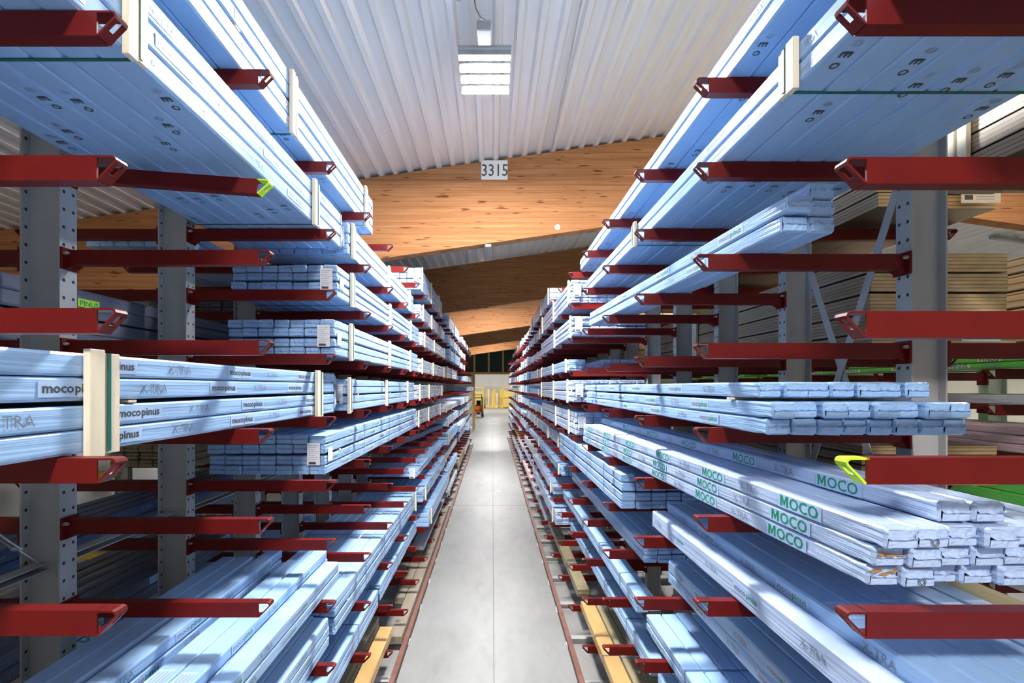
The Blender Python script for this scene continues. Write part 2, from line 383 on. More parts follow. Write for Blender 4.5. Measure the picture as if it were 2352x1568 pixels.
# ------------------------------------------------------------------ racks
LEV = {-1: [1.6, 1.121, .69, .235, -.213, -.667, -1.087, -1.53, -1.98, -2.455, -2.97],
       1: [1.508, 1.095, .647, .213, -.2, -.634, -1.045, -1.473, -1.91, -2.34, -2.87]}
TIP = {-1: 1.121, 1: .9955}; POST = {-1: (2.157, .20, .10), 1: (2.024, .175, .09)}; COLY = {-1: 1.47, 1: 1.39}
SIDE = {-1: 'left', 1: 'right'}
AH, AW = .075, .048
_arm = {}
def arm_mesh(L, detail, mat='red_steel', near_pos=False):
    """arm along +x from the post face, top at z=0"""
    key = (round(L, 3), detail, mat, near_pos)
    if key in _arm: return _arm[key]
    mb = MB(); w = AW / 2; t = .006
    q = -1 if near_pos else 1; A = q * w; B = -q * w; Z = -AH; k = q * t
    prof = [(A, 0), (B, 0), (B, Z), (A, Z), (A, Z + t), (B + k, Z + t), (B + k, -t), (A, -t)]
    mb.prism(prof, 0, L - .058, mat, 'x')
    if detail: _arm[key] = mb.mesh('arm'); return _arm[key]
    mb.add(*stop_geo(L, False), mat)
    mb.box((0, -.05, -.115), (.012, .05, .008), mat)
    _arm[key] = mb.mesh('arm'); return _arm[key]
def stop_geo(L, detail=True):
    w = AW / 2; t = .006
    c = [(L - .066, 0.0), (L - .014, 0.0), (L - .004, -.004), (L, -.013), (L - .003, -.022), (L - .024, -.043 ), (L - .032, -.051), (L - .054, -AH)]
    vs = []; 
    for i, (x, z) in enumerate(c):
        a = Vector(c[max(i - 1, 0)]); b = Vector(c[min(i + 1, len(c) - 1)]); d = (b - a).normalized(); nrm = Vector((d.y, -d.x)) * t
        for yy in (-w, -.010, .010, w): vs.append((x, yy, z))
        for yy in (-w, -.010, .010, w): vs.append((x + nrm.x, yy, z + nrm.y))
    fs = []; n = len(c)
    for i in range(n - 1):
        p, q = i * 8, (i + 1) * 8
        for j in range(3):
            hole = j == 1 and i in (4, 5)
            if not hole:
                fs += [(p + j, p + j + 1, q + j + 1, q + j), (p + 4 + j, q + 4 + j, q + 5 + j, p + 5 + j)]
            else:
                fs += [(p + j, q + j, q + 4 + j, p + 4 + j), (p + j + 1, p + 5 + j, q + 5 + j, q + j + 1)]
                if i == 4: fs += [(p + j, p + 4 + j, p + 5 + j, p + j + 1)]
                if i == 5: fs += [(q + j, q + j + 1, q + 5 + j, q + 4 + j)]
        fs += [(p, q, q + 4, p + 4), (p + 3, p + 7, q + 7, q + 3)]
    fs += [(0, 4, 5, 1), (1, 5, 6, 2), (2, 6, 7, 3)]; e = (n - 1) * 8
    fs += [(e, e + 1, e + 5, e + 4), (e + 1, e + 2, e + 6, e + 5), (e + 2, e + 3, e + 7, e + 6)]
    return vs, fs
_stop = {}
def stop_mesh(L, mat):
    if (L, mat) not in _stop:
        mb = MB(); mb.add(*stop_geo(L), mat); _stop[L, mat] = mb.mesh('end_stop')
    return _stop[L, mat]
mb = MB(); mb.box((0, -.052, -.10), (.012, .052, .010), 'red_steel', .002)
mb.prism([(.0, -.10), (.012, -.10), (.05, -.078), (.05, -.074), (.0, -.074)], -.03, .03, 'red_steel'); BRACK = mb.mesh('bracket')
mb = MB(); mb.tube((.012, -.038, -.02), (.028, -.038, -.02), .010, 'bolt_steel', 6); mb.tube((.028, -.038, -.02), (.036, -.038, -.02), .006, 'bolt_steel', 6); BOLT = mb.mesh('bolt')
_post = {}
def post_mesh(h, bf, z0, z1, holes):
    """I-section post, aisle flange face at x=0 and body towards -x"""
    key = (h, bf, z0, z1, holes)
    if key in _post: return _post[key]
    mb = MB(); t = .009; b = bf / 2
    prof = [(0, -b), (0, b), (-t, b), (-t, .005), (-h + t, .005), (-h + t, b), (-h, b), (-h, -b), (-h + t, -b), (-h + t, -.005), (-t, -.005), (-t, -b)]
    mb.prism(prof, z0, z1, 'zinc_steel', 'z')
    if holes:
        z = z0 + .08
        while z < z1 - .05:
            for yy in (-b * .55, b * .55):
                mb.disc((.0008, yy, z), .009, 'x', 'hole_dark')
                if yy < 0: mb.disc((-h + t + .0008, yy, z), .009, 'x', 'hole_dark')
            z += .089
    _post[key] = mb.mesh('post'); return _post[key]
def upright(s, n, y, xpost, h, bf, levels, backlevels, alen, label, group, near, zt, armmat='red_steel', special=None, flip=1):
    """one post with its arms; arms reach from the post towards the aisle (-s direction) and to the back"""
    r = empty('cantilever_rack_upright', (s * xpost, y, 0), label, 'rack upright', group)
    d = -s  # arm direction
    p = inst('post', post_mesh(h, bf, 0.0, zt, near), r); p.rotation_euler = (0, 0, 0 if d > 0 else math.pi)
    bm = base_mesh(alen + .0, h); b = inst('base_beam', bm, r, (0, 0, 0)); b.rotation_euler = (0, 0, 0 if d > 0 else math.pi)
    for k, lv in levels:
        sp = (special or {}).get((n, k))
        a = inst('arm', arm_mesh(alen, near, armmat, d < 0), r, (0, 0, CAMZ + lv)); a.rotation_euler = (0, 0, 0 if d > 0 else math.pi)
        if near:
            es = inst('end_stop', stop_mesh(alen, sp[0] if sp else armmat), a); inst('bracket', BRACK, a); bo = inst('bolt', BOLT, a)
            if d < 0: bo.rotation_euler = (math.pi, 0, 0); bo.location = (0, 0, -.04)
            if sp:
                es['label'] = 'lime-painted end stop'
                if sp[1]: a.rotation_euler = (0, sp[1], a.rotation_euler[2])
    for k, lv in backlevels:
        a = inst('arm', arm_mesh(alen, False, armmat, s < 0), r, (s * h, 0, CAMZ + lv)); a.rotation_euler = (0, 0, 0 if s > 0 else math.pi)
    return r
_base = {}
def base_mesh(L, h):
    k = (L, h)
    if k not in _base:
        mb = MB(); prof = [(-.05, 0), (.05, 0), (.05, .008), (.004, .008), (.004, .072), (.05, .072), (.05, .08), (-.05, .08), (-.05, .072), (-.004, .072), (-.004, .008), (-.05, .008)]
        mb.prism(prof, -h - L, L - .04, 'zinc_steel', 'x'); _base[k] = mb.mesh('base_beam')
    return _base[k]
NCOLS = {-1: 27, 1: 31}
for s in (-1, 1):
    xp, h, bf = POST[s]; alen = xp - TIP[s]
    lv = list(enumerate(LEV[s]))
    bl = [(k, z) for k, z in lv if (k in (1, 3, 5, 7, 9) if s > 0 else k >= 1)]
    special = {(1, 1): ('lime_paint', .075)} if s < 0 else {(0, 4): ('lime_paint', 0)}
    for n in range(NCOLS[s]):
        y = COLY[s] + n
        upright(s, n, y, xp, h, bf, lv, bl if n < 9 else [], alen,
                'grey steel upright with red arms, %s rack, %s from the camera' % (SIDE[s], nth(n + 1)), 'uprights of the %s rack' % SIDE[s], n < 7, CAMZ + LEV[s][0] + .12, special=special)
    # guide rail along the aisle foot with white feet
    x = TIP[s] - (.0 if s < 0 else -.0)
    r = empty('guide_rail', (s * x, 0, 0), 'rusty red steel guide rail along the aisle foot of the %s rack' % SIDE[s], 'guide rail', 'guide rails at the aisle floor')
    mb = MB(); ye = COLY[s] + NCOLS[s] - .4
    mb.add([(-.03 , .8, .105), (.03, .8, .105), (.03, ye, .105), (-.03, ye, .105), (-.03, .8, .05), (.03, .8, .05), (.03, ye, .05), (-.03, ye, .05)],
           [(0, 1, 2, 3), (4, 7, 6, 5), (0, 4, 5, 1), (1, 5, 6, 2), (2, 6, 7, 3), (3, 7, 4, 0)], 'rail_red'); mb.build('rail', r)
    fm = MB().box((-.03, -.035, 0), (.03, .035, .05), 'white_paint').mesh('foot')
    for n in range(NCOLS[s]): inst('foot', fm, r, (-s * .012, COLY[s] + n - .1, 0))
# braces
def strut(name, pts, r, label, cat, mat='zinc_steel', box=None):
    mb = MB()
    for a, b in zip(pts, pts[1:]): mb.tube(a, b, r, mat, 8)
    return tag(mb.build(name), label, cat)
def flat_bar(name, a, b, wid, label, x):
    """flat bar in the plane x=const between (y,z) points"""
    a = Vector(a); b = Vector(b); d = (b - a).normalized(); nn = Vector((-d.y, d.x)) * wid / 2
    mb = MB(); mb.prism([tuple(a + nn), tuple(b + nn), tuple(b - nn), tuple(a - nn)], x, x + .006, 'zinc_steel', 'x')
    return tag(mb.build(name), label, 'brace', 'flat cross braces of the right rack')
xb = POST[1][0] + .06
flat_bar('cross_brace', (2.47, CAMZ + 1.10), (3.35, CAMZ - .9), .05, 'galvanised flat brace falling away from the camera between first two right uprights', xb)
flat_bar('cross_brace', (2.47, CAMZ - .9), (3.35, CAMZ + 1.10), .05, 'galvanised flat brace rising away from the camera between first two right uprights', xb + .008)
for n in range(4):
    y = COLY[-1] + n; mb = MB(); z = CAMZ - .93
    mb.prism([(-2.32, z), (-2.25, z), (-2.25, z + .006), (-2.314, z + .006), (-2.314, z + .034), (-2.25, z + .034), (-2.25, z + .04), (-2.32, z + .04)], y + .006, y + .994, 'zinc_steel')
    tag(mb.build('longitudinal_strut'), 'galvanised horizontal strut between the %s and %s left uprights' % (nth(n + 1), nth(n + 2)), 'strut', 'horizontal struts of the left rack')
r = empty('turnbuckle_brace', (-2.27, 2.3, CAMZ - .87), 'steel tension rod with turnbuckle beside the first left upright', 'tension rod')
pA = Vector((.02, .10, 0)); pB = Vector((0, -.75, .85)); dd = (pB - pA)
mb = MB(); mb.tube(tuple(pA), tuple(pA + dd * .12), .006, 'bolt_steel'); mb.tube(tuple(pA + dd * .30), tuple(pB), .009, 'bolt_steel'); mb.build('rod', r)
mb = MB()
for q in (-.018, .018): mb.tube(tuple(pA + dd * .12 + Vector((q, 0, 0))), tuple(pA + dd * .30 + Vector((q, 0, 0))), .006, 'bolt_steel')
for t_ in (.12, .30): mb.tube(tuple(pA + dd * t_ - Vector((.022, 0, 0))), tuple(pA + dd * t_ + Vector((.022, 0, 0))), .010, 'bolt_steel')
mb.build('turnbuckle', r)
# ------------------------------------------------------------------ packages
RND = random.Random(7)
def package_mesh(s, L, wd, ht, mat, seed=0, side=None, under=None, top=None, cols=1, fine=True, ends=True, fold=True):
    """film-wrapped package: x from the aisle face (0) away from the aisle, y from the near end, z up. cols>1 cuts grooves between columns."""
    rn = random.Random(seed); mb = MB(); r = .008; cw = wd / cols; g = .007
    prof = [(r, 0)]
    for c in range(1, cols): prof += [(c * cw - g, 0), (c * cw, g * 1.2), (c * cw + g, 0)]
    prof += [(wd - r, 0), (wd, r), (wd, ht - r), (wd - r, ht)]
    for c in range(cols - 1, 0, -1): prof += [(c * cw + g, ht), (c * cw, ht - g * 1.2), (c * cw - g, ht)]
    prof += [(r, ht), (0, ht - r), (0, r)]
    n = len(prof); ctr = (wd / 2, ht / 2)
    ys = [.012]
    if fine:
        k = max(2, int(L / .45))
        ys += [.05, .11] + [.11 + (L - .22) * i / k for i in range(1, k)] + [L - .11, L - .05]
    ys += [L - .012]
    vs = []; fs = []
    j = .0012 if fine else 0
    for yi, y in enumerate(ys):
        ee = min(y, L - y); pin = .004 if fine and .02 < ee < .07 else 0
        for (px, pz) in prof:
            q = (rn.uniform(-j, j) + pin * (-1 if px > ctr[0] else 1) * (rn.random() if pin else 0), rn.uniform(-j, j) + pin * (-1 if pz > ctr[1] else 1) * (rn.random() if pin else 0))
            vs.append((px + q[0], y, pz + q[1]))
    for i in range(len(ys) - 1):
        for a in range(n): fs.append((i * n + a, i * n + (a + 1) % n, (i + 1) * n + (a + 1) % n, (i + 1) * n + a))
    def cap(base, y, sg):
        m0 = len(vs); amp = .004 if fine else .001
        for (px, pz) in prof: vs.append((px + (.006 if px < ctr[0] else -.006) * (cols == 1), y + sg * .012 + rn.uniform(-amp, amp) * 1.0, pz + (.006 if pz < ctr[1] else -.006)))
        for a in range(n):
            f = (base + a, base + (a + 1) % n, m0 + (a + 1) % n, m0 + a); fs.append(f if sg > 0 else f[::-1])
        if fine and cols == 1:
            # folded film flap across the end: a jagged line standing out in the middle
            m1 = len(vs); K = 7; x0, x1 = .006, wd - .006
            for row, (zz, dy) in enumerate(((.006, 0), (ht * .46, .002), (ht * .50, .010), (ht * .56, -.003), (ht - .006, 0))):
                for q in range(K + 1):
                    jj = rn.uniform(-1, 1)
                    vs.append((x0 + (x1 - x0) * q / K, y + sg * (.012 + dy + (0 if row in (0, 4) else jj * .0035)), zz + (0 if row in (0, 4) else jj * .004)))
            for row in range(4):
                for q in range(K):
                    fs.append((m1 + row * (K + 1) + q, m1 + row * (K + 1) + q + 1, m1 + (row + 1) * (K + 1) + q + 1, m1 + (row + 1) * (K + 1) + q))
        else: fs.append(tuple(m0 + a for a in range(n)))
    cap(0, 0.0 + .012, -1); cap((len(ys) - 1) * n, L - .012, 1)
    if s < 0:
        vs = [(-x, y, z) for x, y, z in vs]
    mb.add(vs, fs, mat, False)
    u = (0, 1, 0) if s < 0 else (0, -1, 0)
    if side:
        for (words, yc, zf, size, patch) in side:
            wd_ = sum(text(t_, size, b_, sx_)[2] + size * .1 for t_, _, b_, sx_ in words)
            y0 = yc - wd_ / 2 if s < 0 else yc + wd_ / 2
            if yc - wd_ / 2 < .06 or yc + wd_ / 2 > L - .06: continue
            z0 = ht * zf - size * .33
            if patch:
                p = .012; a, b = yc - wd_ / 2 - p, yc + wd_ / 2 + p
                mb.add([(-s * .0018, a, max(.006, z0 - size * .35)), (-s * .0018, b, max(.006, z0 - size * .35)), (-s * .0018, b, min(ht - .006, z0 + size * .9)), (-s * .0018, a, min(ht - .006, z0 + size * .9))], [(0, 1, 2, 3)], patch)
            put(mb, words, (-s * .0026, y0, z0), u, (0, 0, 1), size)
    if under:
        for yc in under:
            x = s * wd * rn.uniform(.4, .6); z = -.0022; q = .05
            if yc < .2 or yc > L - .2: continue
            ring(mb, (x, yc - .055, z), .015, .004, 'ink_faint'); ring(mb, (x, yc - .055, z), .008, .003, 'ink_faint')
            put(mb, [('E', 'ink_dark', .03, 1.2)], (x - s * .018, yc - .018, z), (0, 1, 0), (s, 0, 0), .05)
            ring(mb, (x, yc + .055, z), .013, .0055, 'ink_dark')
    if top:
        for (yc, a, b, m_) in top:
            mb.add([(s * wd * .15, yc - a, ht + .002), (s * wd * .85, yc - a, ht + .002), (s * wd * .85, yc + a, ht + .002), (s * wd * .15, yc + a, ht + .002)], [(0, 1, 2, 3)], m_)
            for q in range(4):
                xx = .2 + .16 * q
                mb.add([(s * wd * xx, yc - a * .8, ht + .003), (s * wd * (xx + .08), yc - a * .8, ht + .003), (s * wd * (xx + .08), yc + a * .7, ht + .003), (s * wd * xx, yc + a * .7, ht + .003)], [(0, 1, 2, 3)], 'ink_faint')
    return mb
def ring(mb, c, r, t, mat, n=10):
    vs = []
    for rr in (r - t / 2, r + t / 2):
        for i in range(n):
            a = 2 * math.pi * i / n; vs.append((c[0] + rr * math.cos(a), c[1] + rr * math.sin(a), c[2]))
    mb.add(vs, [(i, (i + 1) % n, n + (i + 1) % n, n + i) for i in range(n)], mat)
def side_print(L, kind, seed, y0):
    """alternating words along the aisle face; kind picks the print"""
    rn = random.Random(seed); out = []; y = rn.uniform(.1, .8)
    if kind == 'leaf':
        y = .33 + rn.uniform(0, .1)
        while y < L:
            out.append((MOCO, y, .5, .062, 'patch_pale')); out.append((XTRA, y + .34, .5, .05, None)); y += .68
    elif kind == 'dark':
        while y < L: out.append((MOCODARK, y, .55, .040, 'patch_pale')); out.append((XTRA, y + .36, .5, .050, None)); y += .84
    elif kind == 'green':
        while y < L: out.append((PINUS, y, .55, .045, 'paper')); out.append((XTRAF, y + .3, .4, .04, None)); y += .55
    elif kind == 'faint':
        while y < L: out.append((MOCOFAINT, y, .5, .034, None)); out.append((XTRAF, y + .36, .5, .042, None)); y += .84
    else:
        while y < L: out.append((MOCOPINUS, y, .55, .040, 'patch_pale')); out.append((XTRA, y + .36, .5, .050, None)); y += .84
    return out
def strap_loop(mb, y, s, x0, x1, z0, z1, wdt, mat, t=.0025):
    vs = []
    for yy in (y - wdt / 2, y + wdt / 2):
        for q in (0, t):
            vs += [(s * (x0 - q), yy, z0 - q), (s * (x1 + q), yy, z0 - q), (s * (x1 + q), yy, z1 + q), (s * (x0 - q), yy, z1 + q)]
    fs = []
    for i in range(4):
        k = (i + 1) % 4
        fs += [(i, k, 8 + k, 8 + i), (4 + i, 12 + i, 12 + k, 4 + k), (i, 4 + i, 4 + k, k), (8 + i, 8 + k, 12 + k, 12 + i)]
    mb.add(vs, fs, mat)
def batten_mesh(s, H, wdt=.10, strap=True):
    mb = MB(); lo, hi = -.022, H + .012
    a = (-s * .026, -s * .003)
    x0, x1 = min(a), max(a)
    mb.box((x0, -wdt / 2, lo), (x1, -.004, hi), 'pale_wood', .002); 
    a2 = (-s * .021, -s * .003); mb.box((min(a2), -.004, lo + .01), (max(a2), wdt / 2, hi - .01), 'pale_wood', .002)
    return mb
pack_no = {}
def film_tail(r, ss, wd, H, y, dr, ln=.13, seed=1):
    rn = random.Random(seed); mb = MB(); per = []
    K = max(6, int(wd / .06)); Q = max(3, int(H / .05))
    per += [(wd * i / K, 0) for i in range(K)] + [(wd, H * i / Q) for i in range(Q)] + [(wd * (1 - i / K), H) for i in range(K)] + [(0, H * (1 - i / Q)) for i in range(Q)]
    n = len(per); vs = []; R = 4
    for k in range(R + 1):
        t = k / R
        for (x, z) in per:
            ax = .006 if k == 0 else rn.uniform(-.016, .016) * t
            sx = (x - wd / 2) * (1 + .006 - .10 * t) + wd / 2; sz = (z - H / 2) * (1 + .02 - .25 * t) + H / 2
            vs.append((ss * (sx + (ax if k else 0)), y + dr * (ln * t - .03 + (rn.uniform(-.02, .02) if k else 0)), sz + (rn.uniform(-.014, .014) * t)))
    fs = [(k * n + a, k * n + (a + 1) % n, (k + 1) * n + (a + 1) % n, (k + 1) * n + a) for k in range(R) for a in range(n)]
    mb.add(vs, fs, 'film_clear', True); return mb.build('film_end', r)
COLN = {'film_blue': 'blue', 'film_pale': 'pale blue', 'film_grey': 'greyish', 'film_green': 'green', 'film_pink': 'pink', 'film_slate': 'dark grey', 'film_tan': 'tan', 'film_olive': 'olive brown', 'film_navy': 'navy'}
def pack(s, k, y0, y1, xf, cols=7, cw=.118, rows=4, rh=.07, battens=(), straps=(), mat='film_blue', pr='norm', under=False, sheet=False, skip=(), z=None, x_sign=1, where=None, group=None, cat='plank pack', strapmat='strap_green', tail=0, battw=.10):
    z0 = CAMZ + (LEV[s][k] if z is None else z) + .005
    if x_sign == 1 and where is None: cols = max(1, min(cols, int((POST[s][0] - .012 - xf) / cw + 1e-6)))
    if where is None:
        key = (s, k); pack_no[key] = pack_no.get(key, 0) + 1
        label = '%s wrapped plank pack, %s rack, %s arm level from top, %s from camera' % (COLN[mat], SIDE[s], nth(k + 1), nth(pack_no[key]))
        group = 'plank packs on the %s rack' % SIDE[s]
    else: label = where
    r = empty('plank_pack', (s * xf, y0, z0), label, cat, group)
    L = y1 - y0; H = 0; gap = .012
    near = y0 < 8.5
    zz = []; z_ = 0
    for i in range(rows):
        zz.append(z_); z_ += rh
        if rows >= 4 and i == rows // 2 - 1: z_ += gap
    H = z_
    ss = s * x_sign
    sd = RND.randrange(10 ** 6)
    if near:
        cache = {}
        for i in range(rows):
            for c in range(cols):
                if (i, c) in skip: continue
                prt = side_print(L, pr, sd + i, y0) if c == 0 and pr else None
                un = [RND.uniform(.2, .6) + q * .95 for q in range(int(L) + 1)] if (under and i == 0) else None
                if prt or un: me = package_mesh(ss, L, cw - .004, rh - .003, mat, sd + i * 31 + c, prt, un).mesh('wrapped_package')
                else:
                    v = (i * 3 + c) % 4
                    if v not in cache: cache[v] = package_mesh(ss, L, cw - .004, rh - .003, mat, sd + v).mesh('wrapped_package')
                    me = cache[v]
                inst('wrapped_package', me, r, (ss * c * cw, RND.uniform(-.015, .015), zz[i]))
        if rows >= 4:
            lm = MB().box((min(0, ss * cols * cw), -.02, 0), (max(0, ss * cols * cw), .02, gap - .003), 'pale_wood').mesh('lath')
            for yy in (.35, L * .5, L - .35): inst('lath', lm, r, (0, yy, zz[rows // 2] - gap))
    else:
        for i in range(rows):
            me = package_mesh(ss, L, cols * cw, rh - .003, mat, sd + i, None, None, None, cols, False).mesh('wrapped_layer')
            inst('wrapped_layer', me, r, (0, RND.uniform(-.012, .012), zz[i] if near else zz[i]))
    clear = lambda b: (lambda q: b if abs(q) > .1 else b + (.11 - q if q >= 0 else -.11 - q))((b - COLY[s] + .5) % 1 - .5)
    battens = [clear(b) for b in battens]; straps = [clear(b) for b in straps]
    for b in battens:
        bm = batten_mesh(ss, H, battw); inst('batten', bm.mesh('batten'), r, (0, b - y0, 0))
        mb = MB(); strap_loop(mb, b - y0 + .014, ss, -.023, cols * cw + .001, -.0005, H, .014, strapmat)
        mb.build('strap', r)
    for b in straps:
        mb = MB(); strap_loop(mb, b - y0, ss, -.001, cols * cw + .001, -.0005, H, .012, 'strap_dark'); mb.build('strap', r)
    if tail:
        film_tail(r, ss, cols * cw, H, L if tail > 0 else 0, 1 if tail > 0 else -1, .13, sd)
    if sheet:
        mb = MB(); xx = ss * cw * .25
        a, b = sorted((xx, xx + ss * .095)); zc = H * .5
        mb.box((a, -.030, zc - .075), (b, -.027, zc + .09), 'paper')
        for q in range(9): mb.box((a + .008, -.0315, zc + .07 - q * .015), (b - .008 - (q % 3) * .015, -.0305, zc + .074 - q * .015), 'ink_faint')
        mb.box((a + .012, -.0315, zc - .068), (b - .03, -.0305, zc - .052), 'ink_dark'); mb.build('label_sheet', r)
        mb = MB(); mb.box((min(-ss * .004, -ss * .002), .05, H * .3), (max(-ss * .004, -ss * .002), .15, H * .3 + .10), 'paper')
        mb.build('label_sheet', r)
    return r
# ---- left rack, near packs measured from the photograph
pack(-1, 0, -.3, 5.14, 1.268, 7, .118, 4, .088, (3.07, 4.82), under=True, tail=1)
pack(-1, 0, 8.0, 11.4, 1.18, 7, .118, 4, .088, (8.1, 9.3, 10.6), pr='faint', sheet=True, mat='film_pale')
pack(-1, 0, 12.9, 17.2, 1.18, 7, .118, 4, .08, (13.1, 15), mat='film_pale')
pack(-1, 1, -.2, 3.96, 1.23, 8, .118, 3, .094, (1.656, 3.46 - .11), under=True, tail=1)
pack(-1, 1, 4.12, 7.5, 1.22, 7, .118, 3, .09, (4.22, 5.69, 7.1), pr='faint', strapmat='yellow_board', sheet=True)
pack(-1, 1, 8.0, 12.0, 1.18, 7, .118, 3, .08, (8.2, 9.4, 11), mat='film_pale')
pack(-1, 2, 3.76, 7.9, 1.2, 7, .118, 4, .060, (4.13, 5.65, 7.08), sheet=True, pr='faint')
pack(-1, 2, 8.1, 12.1, 1.17, 7, .118, 3, .075, (8.3, 9.7, 11.6), mat='film_grey')
pack(-1, 3, 3.7, 7.8, 1.2, 7, .118, 4, .066, (4.10, 5.62, 7.05), sheet=True, pr='faint')
pack(-1, 3, 7.95, 12.2, 1.18, 7, .118, 3, .075, (8.1, 9.6, 11.7), mat='film_grey')
pack(-1, 4, -.5, 3.98, 1.29, 6, .118, 4, .076, (1.59, 3.52), pr='dark', battw=.13, tail=1)
pack(-1, 4, 4.18, 7.75, 1.25, 7, .118, 4, .066, (4.22, 5.69, 7.1), pr='faint', sheet=True)
pack(-1, 4, 7.9, 12.0, 1.22, 7, .118, 3, .08, (8.1, 9.3, 11.6), mat='film_grey')
pack(-1, 5, 3.65, 8.0, 1.255, 7, .127, 4, .073, (), (4.75, 5.9, 6.7), pr='norm', sheet=True)
pack(-1, 5, 8.15, 12.3, 1.27, 7, .118, 3, .085, (8.3, 9.6, 11.7), mat='film_grey')
pack(-1, 7, 8.2, 12.4, 1.27, 7, .125, 2, .06, (), (9.2, 10.6), pr='norm', sheet=True)
pack(-1, 8, 3.85, 8.0, 1.25, 7, .125, 4, .066, (7.85,), (4.8, 5.6, 6.6), pr='norm')
pack(-1, 8, -.3, 3.72, 1.25, 5, .118, 3, .074, (), (2.7,), pr='norm')
pack(-1, 9, 5.55, 8.2, 1.28, 5, .118, 3, .066, (), (6.4,), pr='faint')
pack(-1, 9, 2.9, 5.4, 1.27, 5, .118, 3, .066, (), (3.6, 4.6), pr='faint')
pack(-1, 9, .3, 2.75, 1.24, 5, .118, 2, .09, (), (2.2,), pr='norm')
pack(-1, 10, 2.2, 5.8, 1.19, 1, .16, 2, .055, (), (4.6,), 'film_tan', pr=None)
pack(-1, 10, 2.6, 6.0, 1.40, 2, .14, 2, .07, (), (4.0,), 'film_olive', pr=None)
pack(-1, 10, 8.8, 12.6, 1.24, 2, .118, 1, .08, (), (9.9,), 'film_grey', pr=None)
pack(-1, 10, 13.0, 16.6, 1.2, 4, .118, 2, .07, (13.4, 15.9), (), 'film_grey', pr=None)
# ---- right rack
pack(1, 0, 1.0, 6.36, 1.15, 7, .118, 2, .076, (), pr='faint', under=True, tail=1)
pack(1, 0, 8.7, 13.2, 1.03, 7, .118, 3, .088, (8.85, 10.2, 12.4), mat='film_pale', strapmat='yellow_board')
pack(1, 1, .4, 5.72, 1.11, 7, .127, 2, .077, (1.8, 3.76), pr='faint', under=True, tail=1)
pack(1, 1, 6.35, 10.4, 1.03, 8, .118, 4, .073, (6.5, 8.1, 9.9), mat='film_pale', pr=None, sheet=True)
pack(1, 2, 6.2, 10.2, 1.02, 8, .118, 4, .060, (6.35, 7.9), mat='film_pale', pr=None, sheet=True)
pack(1, 3, 6.56, 10.4, 1.03, 8, .116, 2, .078, (6.75, 8.2, 10.1), pr=None, skip=[(1, 2), (1, 3)])
pack(1, 4, 6.2, 10.4, 1.03, 8, .116, 4, .068, (6.6, 8.1, 10.1), pr=None, sheet=True, mat='film_pale')
pack(1, 5, 6.3, 10.6, 1.08, 7, .118, 4, .072, (6.8, 8.2), pr=None, sheet=True, mat='film_pale')
pack(1, 6, 4.12, 7.9, 1.09, 7, .13, 4, .072, (), (4.75, 5.6, 6.6), pr='faint', skip=[(3, c) for c in range(1, 7)])
pack(1, 7, 4.04, 7.7, 1.26, 7, .118, 2, .07, (), (), pr='faint')
pack(1, 8, 4.1, 8.3, 1.21, 2, .108, 2, .072, (), (4.6, 5.4, 6.4, 7.3), pr='faint', skip=[(1, 1)])
pack(1, 8, .9, 3.83, 1.21, 5, .118, 2, .062, (), (3.05,), pr='norm')
pack(1, 9, 3.9, 7.9, 1.27, 2, .118, 2, .07, (), (4.6, 5.5, 6.6), pr='faint', skip=[(1, 1)])
pack(1, 9, .9, 3.75, 1.27, 3, .118, 2, .07, (), (3.0,), pr='norm')
pack(1, 10, 2.4, 6.3, 1.14, 1, .17, 2, .05, (), (5.0,), 'film_tan', pr=None)
pack(1, 10, 2.6, 6.35, 1.33, 2, .13, 1, .08, (), (5.0,), 'film_olive', pr=None)
pack(1, 10, 6.6, 10.1, 1.16, 1, .17, 1, .11, (), (7.6, 9.0), 'film_olive', pr=None)
pack(1, 10, 10.4, 14.2, 1.13, 2, .118, 2, .06, (), (12,), 'film_grey', pr=None)
pack(1, 10, 14.5, 18, 1.13, 2, .118, 2, .08, (), (), 'film_pink', pr=None)
# ---- the rest of both racks, down to the passage
start = {(-1, 0): 17.5, (-1, 1): 12.4, (-1, 2): 12.4, (-1, 3): 12.5, (-1, 4): 12.2, (-1, 5): 12.5, (-1, 6): 13.2, (-1, 7): 12.7, (-1, 8): 8.3, (-1, 9): 8.5, (-1, 10): 17,
         (1, 0): 13.5, (1, 1): 10.7, (1, 2): 10.5, (1, 3): 10.8, (1, 4): 10.7, (1, 5): 10.9, (1, 6): 8.3, (1, 7): 8.0, (1, 8): 8.6, (1, 9): 8.2, (1, 10): 18.3}
for (s, k), y in start.items():
    yend = COLY[s] + NCOLS[s] - .6
    while y < yend - 2.2:
        L = RND.choice((3.6, 4.0, 4.2, 4.5)); y2 = min(y + L, yend)
        if RND.random() > .13:
            m = RND.choices(('film_blue', 'film_pale', 'film_grey', 'film_green', 'film_pink'), (5, 5, 3, .5 if y > 18 else 0, .3 if k > 8 else 0))[0]
            if k == 10: m = RND.choice(('film_grey', 'film_pale', 'film_olive'))
            bt = tuple(y + q for q in (.25, L * .4, L - .4)) if y < 26 and k < 7 else (y + .3,)
            pack(s, k, y, y2, RND.uniform(1.05, 1.2) + (.05 if s < 0 else 0), RND.choice((5, 6, 7, 7)), .118, RND.choice((2, 3, 3, 4)), RND.uniform(.066, .08), bt, mat=m)
        y = y2 + RND.uniform(.1, .5)
